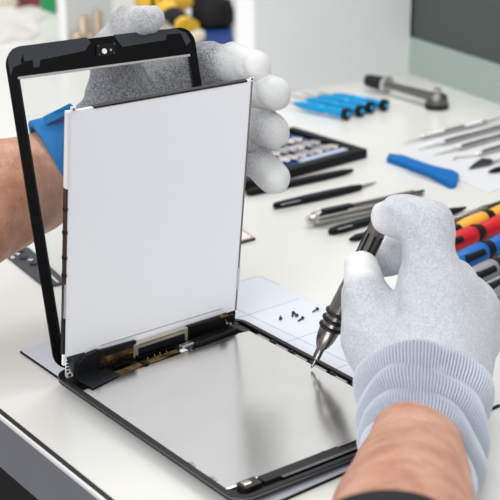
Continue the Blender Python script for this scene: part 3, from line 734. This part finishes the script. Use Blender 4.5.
# ------------------------------------------------------------------ bit case
CR = at(367, 158); CB = at(306, 132); CL = at(300, 176.5)
cx_ = nrm(CL-CR); cy_ = nrm((CB-CR)-np.dot(CB-CR, cx_)*cx_); cyl = np.dot(CB-CR, cy_); cxl = .150
case = empty('bit_case', CR+cx_*cxl/2+cy_*cyl/2, 'open black case of driver bits with a blue lining, partly behind the left hand', 'bit case')
def cs(x, y, z): p = CR+cx_*x+cy_*y; return np.array([p[0], p[1], z])
def csl(x0, x1, y0, y1, z0, z1): return prism([cs(x0, y0, z0), cs(x1, y0, z0), cs(x1, y1, z0), cs(x0, y1, z0)], (0, 0, 1), z1-z0)
print('case', cyl)
CH = .0085
tray = obj('tray', join(csl(0, cxl, 0, cyl, .0003, .003), csl(0, cxl, 0, .009, .003, CH), csl(0, cxl, cyl-.004, cyl, .003, CH), csl(0, .009, .009, cyl-.004, .003, CH), csl(cxl-.004, cxl, .009, cyl-.004, .003, CH)), 'blackmatte', case, smooth=False)
obj('lining', csl(.009, cxl-.004, .009, cyl-.004, .003, .0045), 'caseblue', case, smooth=False, label='deep blue lining')
obj('clear_lid_strip', csl(.012, .068, .011, .019, .0045, .0085), 'paleblue', case, smooth=False, label='pale blue strip along the front', bevel=.0012)
nb = 0
for row, yy in enumerate((.0225, .042, .0615)):
    for k in range(10):
        x = .014+k*.0098+(row*.004)
        if yy+.02 > cyl: break
        a = cs(x, yy, .0072); b = cs(x+.010, yy+.0165, .0072)
        w = ['front', 'middle', 'back'][row]
        if nb == 0:
            proto = empty('driver_bit', [a[0], a[1], .0045], '', 'driver bit', 'driver bits in the case')
            obj('hex_shank', lathe(a, a+(b-a)*.55, [(0, .0022), (.05, .0029), (.95, .0029), (1, .0020)], 6), 'brassy', proto, smooth=False)
            obj('tip', lathe(a+(b-a)*.55, b, [(0, .0014), (.6, .0014), (1, .0006)], 10), 'brassy', proto)
            pa_ = a; e = proto; kids = list(proto.children)
        else:
            e = proto.copy(); COL.objects.link(e); e.rotation_euler = (0, 0, rng.uniform(-.28, .28)); e.location = Vector([float(a[0]), float(a[1]), .0045])
            for c in kids:
                q = c.copy(); COL.objects.link(q); q.parent = e
        e['label'] = 'silvery driver bit, %s from the right end in the %s row of the case' % (('first', 'second', 'third', 'fourth', 'fifth', 'sixth', 'seventh', 'eighth', 'ninth', 'tenth')[k], w)
        nb += 1

# ------------------------------------------------------------------ cyan precision drivers
cy = [((347, 115), (294, 103.5), 'nearest the viewer, leftmost of the four caps'), ((361, 112), (306, 99), 'second from the viewer'), ((371, 108.5), (318, 96.5), 'third from the viewer, mostly hidden'), ((385, 106), (332, 95), 'farthest right, its black cap standing clear')]
for k, (c, t, w) in enumerate(cy):
    zr = .0062; a = at(c[0], c[1]-1, zr); b = at(t[0], t[1], zr); d = nrm(b-a); Lh = np.linalg.norm(b-a)
    r = empty('small_screwdriver', [a[0], a[1], 0], 'small cyan metal screwdriver with a black cap, '+w, 'screwdriver', 'cyan screwdrivers in front of the divider')
    hnd = obj('handle', lathe(a+d*.004, b, [(0, .0036), (.04, .0043), (.28, .0043), (.31, .0036), (.38, .0036), (.41, .0043), (.80, .0040), (.95, .0026), (1, .0014)]), 'cyan', r, label='cyan handle')
    cp = obj('cap', lathe(a-d*.002, a+d*.0045, [(0, .0040), (.1, .0060), (.85, .0060), (1, .0042)]), 'blackmatte', r, label='black swivel cap')
    obj('cap_centre', lathe(a-d*.0026, a-d*.0018, [(0, .0022), (1, .0026)]), 'cyan', cp)
    obj('blade', lathe(b-d*.001, b+d*.020, [(0, .0010), (.9, .0010), (1, .0004)], 10), 'steel', r)

# ------------------------------------------------------------------ ratchet
rt = empty('ratchet_wrench', at(415, 95), 'dark chrome ratchet wrench with a knurled end, lying by the shelf divider', 'ratchet wrench')
zr = .0104; a = at(366, 80, zr); b = at(389, 85, zr); d_h = at(437, 98, zr)
obj('grip', lathe(a, b, [(0, .003), (.06, .0062), (.25, .0070), (.3, .0058), (.35, .0070), (.5, .0070), (.55, .0058), (.6, .0076), (.8, .0076), (.84, .0082), (1, .0078)]), 'black', rt, label='black knurled grip')
obj('collar', lathe(a+(b-a)*.80, b+(b-a)*.02, [(0, .0078), (.1, .0086), (.8, .0086), (1, .006)]), 'chrome', rt, label='bright chrome collar')
obj('shaft', lathe(b, d_h, [(0, .0050), (.9, .0062), (1, .007)], flat=.75), 'gun', rt)
hc = np.array([d_h[0], d_h[1], 0])
obj('head', lathe(hc+[0, 0, .0035], hc+[0, 0, .015], [(0, .0095), (.1, .0112), (.6, .0112), (.85, .0100), (1, .0075)], 32), 'gun', rt)
obj('base_ring', lathe(hc+[0, 0, .0003], hc+[0, 0, .0055], [(0, .0108), (.1, .0122), (.9, .0122), (1, .0110)], 32), 'black', rt, label='black base ring')
obj('knob', lathe(hc+[0, 0, .015], hc+[0, 0, .0205], [(0, .0040), (.6, .0040), (.8, .0045), (1, .0035)], 24), 'chrome', rt)

# ------------------------------------------------------------------ blue pry tool
ctr = [((386.5, 162), (388.5, 157.6)), ((400, 166.8), (401.5, 159.6)), ((415, 172.4), (417, 164.6)), ((430, 178), (432, 169.8)), ((442, 184.5), (445, 173)), ((450, 188.6), (454, 175.3)), ((456, 187.6), (459, 178.6))]
pry = empty('pry_tool', at(425, 174), 'bright blue plastic pry tool, flared at one end', 'pry tool')
lo_ = [at(*p, .0003) for p, q in ctr]; hi_ = [at(*q, .0003) for p, q in ctr]
outl = curve(lo_, 4)+curve(hi_[::-1], 4)
hgt = .0045; ctrp = sum(outl)/len(outl)
rings = [[p+[0, 0, 0] for p in outl], [p+[0, 0, hgt*.75] for p in outl], [p+(ctrp-p)*.03+[0, 0, hgt] for p in outl], ]
obj('body', loft(rings), 'blue', pry)
c0 = at(404, 165.5, hgt); c1 = at(452, 182.6, hgt)
M['blue2'] = mat('blue_groove_shade', hx('005a9e'), .45, spec=.15)  # darker copy of the blue, groove shade painted as colour
obj('groove_shade', lathe(c0, c1, [(0, .0004), (.1, .0012), (.7, .0016), (.9, .0028), (1, .001)], 12, flat=.25), 'blue2', pry)

# ------------------------------------------------------------------ pouch sheet and metal probes
sheet2 = obj('plastic_pouch', boxz(at(397, 152), at(470, 124), at(600, 150), at(488, 194), .0002, .0008), 'pouchm', smooth=False)
tag(sheet2, 'thin white plastic pouch under the metal probes', 'pouch')
pz = .0035
def probe(nt, h0, h1, far, hook, label):
    a = at(*h0, pz); b = at(*h1, pz); t = at(*nt, .0016)
    r = empty('metal_probe', [a[0], a[1], .0008], label, 'probe', 'metal probes on the right')
    L_ = np.linalg.norm(b-a)
    prof = [(0, .0010), (.03, .0026)]+[(x, y) for k in range(12) for x, y in ((.06+k*.025, .0027), (.0725+k*.025, .0022))]+[(.38, .0024), (.6, .0024)]+[(x, y) for k in range(10) for x, y in ((.64+k*.03, .0027), (.655+k*.03, .0022))]+[(.97, .0026), (1, .001)]
    obj('handle', lathe(a, b, prof, 14), 'steel', r)
    pts = [a, a+(t-a)*.5, t]
    if hook: pts = curve([a, a+(t-a)*.6, t+[0, 0, .001], t+np.array(hook)], 6)
    obj('needle', tube(pts, [.0011]+[.0008]*(len(pts)-2)+[.0003], 8), 'steel', r)
    if far is not None: obj('needle', tube([b, at(*far, .003)], [.0011, .0005], 8), 'steel', r)
probe((403, 142.5), (420.5, 137.6), (487, 121.8), (508, 115.5), None, 'silver probe farthest back, both needle ends showing')
probe((418, 149.5), (440.5, 143.2), (524, 121), None, None, 'silver probe second from the back, thick grey handle')
probe((433, 155.5), (457, 148.4), (540, 125), None, None, 'silver probe third from the back, long thin needle')
probe((456, 158.5), (478, 153.8), (560, 130), None, (-.003, -.004, 0), 'silver probe with a small hooked point, nearest of the four')
sp = empty('metal_spatula', at(480, 166), 'small steel spatula with a dark leaf-shaped blade', 'spatula')
lf = [(468.8, 169.8), (474, 164.5), (482, 159.2), (491, 160.2), (494.5, 163), (490, 165.8), (480, 167.8)]
obj('blade', prism([at(x, y, .0012) for x, y in lf], (0, 0, 1), .0014), 'gun', sp, smooth=False, label='dark leaf-shaped blade')
obj('handle', lathe(at(492, 162.4, .0030), at(560, 144, .0030), [(0, .0009), (.2, .0012), (.3, .0026), (1, .0026)], 14), 'steel', sp)
s5 = blade('spudger', (488.5, 172.8), (570, 154), .006, .004, 'blackmatte', None, None, prof=[(0, .1), (.1, .9), (1, 1)], z0=.0009)
tag(s5, 'black pointed stick at the right edge, below the leaf-shaped spatula', 'spudger')

# ------------------------------------------------------------------ coloured-handle screwdrivers
def cdriver(p, q, m, R, label, pads=(28,), ptop=.23):
    a = at(*p, R+.0004); b = at(*q, R+.0004); d = nrm(b-a); L_ = .105; b = a+d*L_
    r = empty('screwdriver', [a[0], a[1], 0], label, 'screwdriver', 'coloured screwdrivers in a row')
    h = obj('handle', lathe(a, b, [(0, R*.45), (.03, R*.75), (.10, R*.95), (.22, R*1.0), (.30, R*.98), (.34, R*.72), (.39, R*.70), (.43, R*.85), (.60, R*.98), (.85, R*.98), (.96, R*.8), (1, R*.4)], 28), m, r)
    obj('band', lathe(a+d*L_*.31, a+d*L_*.40, [(0, R*1.0), (.2, R*1.04), (.8, R*.86), (1, R*.80)], 28), 'blackmatte', h, label='black band')
    dd, s, u = axes(d)
    for ang in pads:
        o_ = s*math.cos(math.radians(ang))+u*math.sin(math.radians(ang)); w_ = np.cross(d, o_)
        obj('grip_pad', lathe(a+d*L_*.04+o_*R*.66, a+d*L_*ptop+o_*R*.70, [(0, .001), (.06, R*.42), (.94, R*.42), (1, .001)], 14), 'blackmatte', h, label='black grip pad')
    obj('ferrule', lathe(a-d*.006, a+d*.001, [(0, R*.35), (.3, R*.55), (1, R*.6)], 20), 'blackmatte', r)
    obj('shaft', lathe(a-d*.050, a-d*.005, [(0, .0008), (.05, .0016), (1, .0016)], 12), 'steel', r)
    return r
cdriver((458, 229), (500, 212.5), 'yellow', .0066, 'screwdriver with a yellow handle, farthest back of the coloured row', ())
cdriver((446, 245), (495, 226), 'red', .0074, 'screwdriver with a red handle, between the yellow and blue ones', (30,), .12)
cdriver((456, 263), (500, 244), 'hblue', .0078, 'screwdriver with a blue handle, in front of the red one', (28,), .26)
cdriver((466, 280.5), (500, 265), 'hgrey', .0074, 'screwdriver with a grey handle and black pads, in front of the blue one', (28,), .27)
cdriver((482, 294), (520, 277), 'hgrey', .0070, 'screwdriver with a grey rounded handle, nearest of the coloured row', (60,), .2)

# ------------------------------------------------------------------ small parts on the left
hbk = empty('button_bracket', at(35, 268), 'dark grey perforated metal strip lying under the left forearm', 'bracket')
hp = [(5, 256), (9, 251), (22, 246.5), (30, 250), (64, 280.5), (62, 285), (46, 288), (40, 284)]
hpz = obj('plate', prism([at(x, y, .0003) for x, y in hp], (0, 0, 1), .0014), 'adh', hbk, smooth=False)
for (x, y, r, m) in ((17.5, 254.5, .0022, 'chrome'), (12.5, 258, .0016, 'white'), (30.5, 260.5, .0024, 'chrome'), (24, 258, .0036, 'black'), (33.5, 264, .0030, 'black'), (20.5, 251.5, .0028, 'black')):
    c = at(x, y, .0017); obj('button', lathe(c, c+[0, 0, .0012], [(0, r), (.7, r), (1, r*.6)], 16), m, hpz)
c0, c1 = at(50, 275, .0017), at(58, 282.5, .0017); obj('slot', box((c0+c1)/2, (c1-c0)/2, nrm(np.cross(c1-c0, (0, 0, 1)))*.0008, (0, 0, .0003)), 'white', hpz, smooth=False)
ce = [at(255.5, 240.3), at(236, 227.5), at(196, 237), at(214, 251.5)]
gp = empty('edged_glass_piece', sum(ce)/4, 'small pale plate with copper-coloured edge peeking out behind the display panel', 'plate')
obj('plate', boxz(*ce, .0003, .0018), 'darkbrown', gp, smooth=False)
cc = sum(ce)/4; obj('face', boxz(*[p+(cc-p)*.05 for p in ce], .0018, .0023), 'pinkish', gp, smooth=False)
obj('face_sheet', boxz(*[p+(cc-p)*.13 for p in ce], .0023, .0026), 'paper', gp, smooth=False)

# ------------------------------------------------------------------ background clutter
def up(p, h): return np.array([p[0], p[1], h])
# brass fittings inside the left bay
for (px, py, hh, r, lab) in ((84, 43, .034, .0075, 'pale brass fitting standing behind the tablet frame, the stouter of two'), (98, 42, .038, .0055, 'slimmer pale brass fitting standing behind the tablet frame')):
    c = at(px, py); g = empty('brass_fitting', c, lab, 'fitting', 'brass fittings')
    obj('stem', lathe(up(c, .0003), up(c, hh), [(0, r*1.15), (.25, r*1.15), (.3, r), (.9, r), (1, r*.7)], 24), 'brass', g)
    cc = up(c, .010)+np.array([-.006, -.010, 0]); obj('knob', lathe(cc, cc-np.array([.002, .010, 0]), [(0, r*.8), (.3, r*.95), (.8, r*.9), (1, r*.5)], 20), 'brass', g)
cab = obj('cable', tube(curve([at(122, 40, .0036), at(114, 27, .011), at(107, 18, .020), at(101, 10, .030), at(98, 2, .040), at(97, -8, .052)], 8), .0032, 12), 'black')
tag(cab, 'dark cable curving over the table behind the left thumb', 'cable')
# blue box with drill
bx = [at(170, 62), at(233.5, 48), at(233, 22), at(176, 30)]
tb = obj('blue_box', boxz(*bx, .0003, .012), 'navy', smooth=False, bevel=.002); tag(tb, 'dark blue box behind the left index finger', 'box')
dr = empty('cordless_drill', at(180, 20), 'yellow and black cordless drill lying at the back', 'drill')
dz = .03
c0, c1 = at(138, 3, dz), at(190, -2, dz)
obj('motor_housing', lathe(c0, c1, [(0, .012), (.06, .018), (.55, .020), (.6, .017), (.85, .016), (1, .011)], 28), 'drillyellow', dr, label='yellow housing')
obj('motor_bands', join(*[lathe(c0+(c1-c0)*t, c0+(c1-c0)*(t+.05), [(0, .0203), (1, .0203)], 28) for t in (.15, .30, .45)]), 'blackmatte', dr)
h0, h1 = at(166, 8, .028), at(188, 28, .018)
obj('grip', lathe(h0, h1, [(0, .014), (.2, .012), (.8, .012), (1, .015)], 24, flat=.8), 'drillyellow', dr, label='yellow grip')
obj('grip_pad', lathe(h0+(h1-h0)*.25, h0+(h1-h0)*.85, [(0, .011), (.1, .0138), (.9, .0138), (1, .011)], 24, flat=.7), 'blackmatte', dr, label='black rubber grip')
ch0, ch1 = at(190, -2, dz), at(206, -4, dz)
obj('chuck', lathe(ch0, ch1, [(0, .013), (.2, .016), (.7, .014), (1, .006)], 24), 'blackmatte', dr)
sq = obj('black_pouch', loft([[np.array([*(at(213, 37)[:2]+np.array([math.cos(a)*rx_, math.sin(a)*ry_])), z]) + np.array([0, 0, .0]) for a in np.linspace(0, 2*math.pi, 25)[:-1]] for z, rx_, ry_ in ((.0125, .020, .014), (.018, .026, .019), (.032, .026, .018), (.045, .022, .014), (.052, .010, .006))]), 'blackmatte')
tag(sq, 'bulky black pouch on the blue box', 'pouch')
tbq = obj('beige_tube', lathe(at(182, 44, .020), at(202, 34, .024), [(0, .005), (.1, .0072), (.9, .0072), (1, .005)], 20), 'card'); tag(tbq, 'short beige tube in front of the black pouch', 'tube')
# far left
c = at(49, 13); gb = empty('green_bottle', c, 'small green plastic bottle beside the far white post', 'bottle')
obj('bottle_body', lathe(up(c, .0003), up(c, .05), [(0, .009), (.05, .0105), (.7, .0105), (.85, .006), (1, .0045)], 20), 'green', gb)
obj('bottle_cap', lathe(up(c, .05), up(c, .062), [(0, .0055), (.9, .005), (1, .003)], 16), 'black', gb)
def cloth(name, pxs, zamp, m, label, cat, n=28, seed=1):
    q = [at(*p) for p in pxs]; rs = np.random.RandomState(seed); ph = rs.rand(6)*6
    V, Fc = [], []
    for lay in (1, 0):
        for i in range(n+1):
            for j in range(n+1):
                u, v = i/n, j/n; p = q[0]*(1-u)*(1-v)+q[1]*u*(1-v)+q[2]*u*v+q[3]*(1-u)*v
                e = min(1, 8*min(u, 1-u, v, 1-v)); z = .002+zamp*e*(.5+.25*math.sin(9*u+ph[0]+3*v)+.25*math.sin(7*v+ph[1]+5*u))
                V.append([p[0]+.006*math.sin(7*v+ph[2]), p[1]+.006*math.sin(8*u+ph[3]), z if lay else .0003])
    N = (n+1)*(n+1)
    for i in range(n):
        for j in range(n):
            a = i*(n+1)+j; Fc.append([a, a+1, a+n+2, a+n+1]); Fc.append([N+a, N+a+n+1, N+a+n+2, N+a+1])
    bd = [i*(n+1) for i in range(n+1)]+[n*(n+1)+j for j in range(1, n+1)]+[i*(n+1)+n for i in range(n-1, -1, -1)]+[j for j in range(n-1, 0, -1)]
    for k in range(len(bd)): a, b = bd[k], bd[(k+1) % len(bd)]; Fc.append([a, b, N+b, N+a])
    return tag(obj(name, (V, Fc), m), label, cat)
cloth('white_cloth', [(-20, 44), (30, 40), (50, 14), (-10, 16)], .010, 'cloth', 'pale rumpled cloth lying at the far left', 'cloth')
cloth('red_cloth', [(18, 7), (46, 6), (52, -8), (16, -6)], .014, 'redcloth', 'dark red rag at the top left corner', 'cloth', seed=4)
bxx = [at(-12, 7), at(17, 6), at(16, -4), at(-12, -4)]
tag(obj('card_box', boxz(*bxx, .0003, .012), 'card', smooth=False, bevel=.001), 'low beige cardboard box at the top left corner', 'box')

# ------------------------------------------------------------------ lights and world
def area(name, loc, target, sx, sy, power, col=(1, 1, 1)):
    l = bpy.data.lights.new(name, 'AREA'); l.shape = 'RECTANGLE'; l.size = sx; l.size_y = sy; l.energy = power; l.color = col
    o = bpy.data.objects.new(name, l); COL.objects.link(o); o.location = loc
    o.rotation_euler = (Vector(target)-Vector(loc)).to_track_quat('-Z', 'Y').to_euler(); return o
area('overhead_softbox', (.25, 1.9, 1.9), (.05, 1.1, 0), 1.2, .5, 18, (1, .985, .96))  # unseen softbox overhead, added for brightness
area('front_fill', (-1.3, -2.4, 1.9), (0, 1.0, 0.1), 2.4, 1.8, 93, (.95, .975, 1))  # unseen fill behind the viewer, added to brighten the display panel
w = bpy.data.worlds.new('room_light'); S.world = w; w.use_nodes = True
nt = w.node_tree; bg = nt.nodes['Background']
tc = nt.nodes.new('ShaderNodeTexCoord'); sx = nt.nodes.new('ShaderNodeSeparateXYZ'); rp = nt.nodes.new('ShaderNodeValToRGB')
rp.color_ramp.elements[0].position = .40; rp.color_ramp.elements[0].color = (.35, .35, .36, 1)
rp.color_ramp.elements[1].position = .62; rp.color_ramp.elements[1].color = (.95, .96, .98, 1)
mr = nt.nodes.new('ShaderNodeMapRange'); mr.inputs['From Min'].default_value = -1
nt.links.new(tc.outputs['Generated'], sx.inputs[0]); nt.links.new(sx.outputs['Z'], mr.inputs['Value']); nt.links.new(mr.outputs['Result'], rp.inputs['Fac']); nt.links.new(rp.outputs['Color'], bg.inputs['Color'])
bg.inputs['Strength'].default_value = .83

# ------------------------------------------------------------------ camera
cam = bpy.data.cameras.new('camera'); co = bpy.data.objects.new('camera', cam); COL.objects.link(co); S.camera = co
from mathutils import Matrix
Mx = Matrix(((RT[0], UP[0], -FW[0], EYE[0]), (RT[1], UP[1], -FW[1], EYE[1]), (RT[2], UP[2], -FW[2], EYE[2]), (0, 0, 0, 1)))
co.matrix_world = Mx
cam.sensor_width = 36; cam.lens = 36*F/500; cam.clip_start = .02; cam.clip_end = 30
cam.dof.use_dof = True; cam.dof.focus_distance = .94; cam.dof.aperture_fstop = 15
vs = S.view_settings; vs.view_transform = 'Standard'; vs.look = 'None'; vs.exposure = 0; vs.gamma = 1; vs.use_curve_mapping = False
